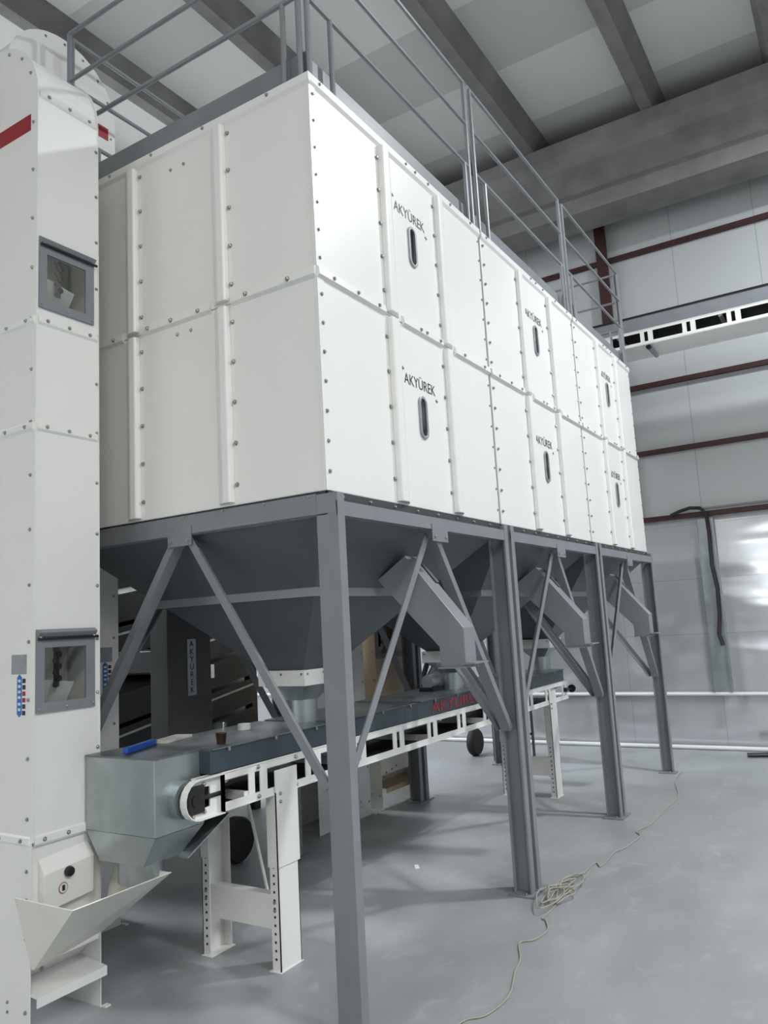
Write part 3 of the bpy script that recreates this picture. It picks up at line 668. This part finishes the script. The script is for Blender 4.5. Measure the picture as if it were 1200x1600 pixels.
# inlet hopper of the boot
b = MB(); rx0, rx1, ry = -.085, .44, -.40; T = .004
TL, TR, BR, BL = (rx0, ry, .62), (rx1, ry, .62), (rx1, -.005, .62), (rx0, -.005, .62)
bl, brr = (.0, -.02, .30), (.36, -.02, .34)
def quad(b, p, q, r_, s_, th=.004):
    n = (Vector(q)-Vector(p)).cross(Vector(r_)-Vector(p)).normalized()*th
    b.hull8([p, q, r_, s_], [tuple(Vector(v)+n) for v in (p, q, r_, s_)])
quad(b, TL, TR, brr, bl); quad(b, BL, TL, bl, (.0, -.005, .30)); quad(b, TR, BR, (.36, -.005, .34), brr)
ih = b.build('inlet_hopper', 'cream', e1)
b = MB(); b.hull8([(.04, -.03, .52), (.30, -.03, .54), (.30, -.035, .70), (.04, -.035, .68)], [(.04, .012, .50), (.30, .012, .52), (.30, .012, .76), (.04, .012, .74)])
cvr = b.build('boot_cover', 'white', e1, bevel=.002)
MB().lathe([(.02, 0), (.024, -.012), (.02, -.026), (.008, -.03)], (.16, -.03, .665), 'y', 14).build('knob', 'black', cvr, smooth=True)
MB().lathe([(.024, -.001), (.024, 0)], (.135, -.034, .60), 'y', 20).build('warning_sticker', 'redsign', cvr)
MB().lathe([(.021, -.002), (.021, -.001)], (.135, -.034, .60), 'y', 20).build('sticker_face', 'pvc', cvr)
MB().box(.128, .142, -.0375, -.036, .588, .612).build('sticker_mark', 'ink', cvr)

e2 = elevator((.50, 2.03, 0), PI/2, 'white bucket elevator with round head and red stripe rising behind the nearest bin', .365, .80, 5.63,
              (3.3, 2.4, .82), (), stripe=5.13)
MB().lathe([(.05, -.05), (.055, -.01), (.055, 0)], (0, .36, 5.25), 'x', 16).build('bearing_housing', 'black', e2, smooth=True)
e3 = elevator((3.32, 2.06, 0), PI/2, 'cream bucket elevator standing behind the nearest bin, seen past its front leg', .365, .78, 4.6, (3.1, .82), (), plate=False)
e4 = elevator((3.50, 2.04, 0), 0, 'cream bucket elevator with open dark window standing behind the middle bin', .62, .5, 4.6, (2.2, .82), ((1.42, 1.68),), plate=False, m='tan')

# ------------------------------------------------------------------ machines behind
sm = thing('screening_machine', 'large black cleaning machine with stacked sloping decks behind the nearest bin', 'machine', (.9, 3.3, 0))
MB().box(1.05, 2.3, .7, .9, .0, 2.3).build('rear_frame', 'black', sm)
for k in range(6):
    z = .45+k*.27; xa = 1.05 if k == 3 else -.3; za = z+.42*(xa+.3)/2.5
    MB().bar((xa, .35, za), (2.2, .35, z+.42), .9, .23).build('screen_deck', 'black', sm, bevel=.004)
    if k in (1, 3, 4): MB().bar((xa, -.106, za+.06), (2.2, -.106, z+.48), .004, .018).build('deck_edge', 'plate', sm)
for x in (-.3, 2.2): MB().box(x, x+.08, -.05, .05, 0, 2.2).build('frame_post', 'black', sm)
MB().box(.9, 1.6, -.14, -.11, 1.30, 1.42).build('white_guard', 'white', sm)
MB().box(-.3, .3, -.2, .0, 2.02, 2.12).build('white_duct', 'white', sm)
MB().lathe([(.22, 0), (.22, .5)], (.0, .2, 1.75), 'x', 24).build('fan_drum', 'dark', sm, smooth=True)
dc = MB().box(-.04, .36, -1.32, -1.15, .82, 1.98).box(.1, .2, -1.15, -.1, 1.45, 1.6).build('drive_cabinet', 'dark', sm, bevel=.006)
MB().box(.13, .21, -1.326, -1.32, 1.29, 1.67).build('name_strip', 'plate', dc)
for k, c in enumerate('AKYÜREK'): text(c, .056, dc, (.17, -1.327, 1.635-k*.0515), ROT_NY, 'ink', .0006)
def wheel(x, y, r, label, rz=.0):
    t = thing('trolley_wheel', label, 'wheel', (x, y, r), rz)
    MB().lathe([(r*.62, -.045), (r*.9, -.05), (r, -.03), (r, .03), (r*.9, .05), (r*.62, .045)], (0, 0, 0), 'y', 28).build('tyre', 'rubber', t, smooth=True)
    MB().lathe([(r*.62, -.02), (r*.2, -.04), (r*.2, .04), (r*.62, .02)], (0, 0, 0), 'y', 20).build('rim', 'dark', t, smooth=True)
wheel(1.72, 2.22, .165, 'black rubber tyre standing behind the left legs of the conveyor')
wheel(6.35, 2.45, .165, 'black rubber tyre on the floor beyond the far end of the conveyor')
ft = thing('steel_frame', 'low dark steel tube frame standing beyond the far end of the conveyor', 'frame', (6.05, 1.55, 0))
for a, c in (((0, 0, 0), (0, 0, .66)), ((0, .5, 0), (0, .5, .66)), ((0, 0, .66), (0, .5, .66)), ((0, 0, .33), (0, .5, .33)), ((-.0, 0, .012), (0, .5, .012))):
    MB().bar(a, c, .025, .025, up=(1, 0, 0)).build('tube', 'dark', ft)

# ------------------------------------------------------------------ floor items
CP = [(.0, -.36), (.322, -.342), (.427, -.413), (.628, -.431), (.868, -.362), (1.011, -.33), (1.191, -.253), (1.26, -.308), (1.408, -.324), (1.533, -.269), (1.56, -.24), (1.70, -.24)]
def smooth_path(P, n=6):
    out = []
    for i in range(len(P)-1):
        p0, p1, p2, p3 = [Vector((*P[max(0, min(len(P)-1, j))], .007)[:3]) if len(P[0]) == 2 else Vector(P[max(0, min(len(P)-1, j))]) for j in (i-1, i, i+1, i+2)]
        for k in range(n):
            s = k/n
            out.append(.5*((2*p1)+(-p0+p2)*s+(2*p0-5*p1+4*p2-p3)*s*s+(-p0+3*p1-3*p2+p3)*s**3))
    out.append(Vector((*P[-1], .007)) if len(P[0]) == 2 else Vector(P[-1])); return out
coil = []
rnd = random.Random(3)
for k in range(36):
    a = k*1.15; rx = .20+.13*math.sin(k*1.7); ry = .055+.035*math.cos(k*1.1)
    coil.append((1.98+.16*math.sin(k*.35)+rx*math.cos(a)*.8, -.22+.03*math.sin(k*.5)+ry*math.sin(a)*1.1, .008+.02*abs(math.sin(k*.8))+.0005*k))
cab1 = [(*p, .006) for p in CP]+coil+[(2.256, -.12, .006), (2.336, -.197, .006), (2.632, -.212, .006), (2.58, -.272, .006), (2.919, -.262, .006), (3.034, -.299, .006), (3.381, -.326, .006), (3.513, -.268, .006), (3.773, -.318, .006), (4.285, -.315, .006), (4.793, -.316, .006), (5.418, -.158, .006), (5.9, -.12, .006)]
o = MB().tube(smooth_path(cab1, 5), .0045, 6).build('floor_cable', 'cable', smooth=True)
tag(o, 'beige cable with a tangled coil trailing across the floor in front of the bins', 'cable')
o = MB().bar((2.08, .87, .004), (2.15, .92, .004), .03, .006).build('paper_scrap', 'pvc'); tag(o, 'small white scrap lying on the floor in the shade line', 'scrap')
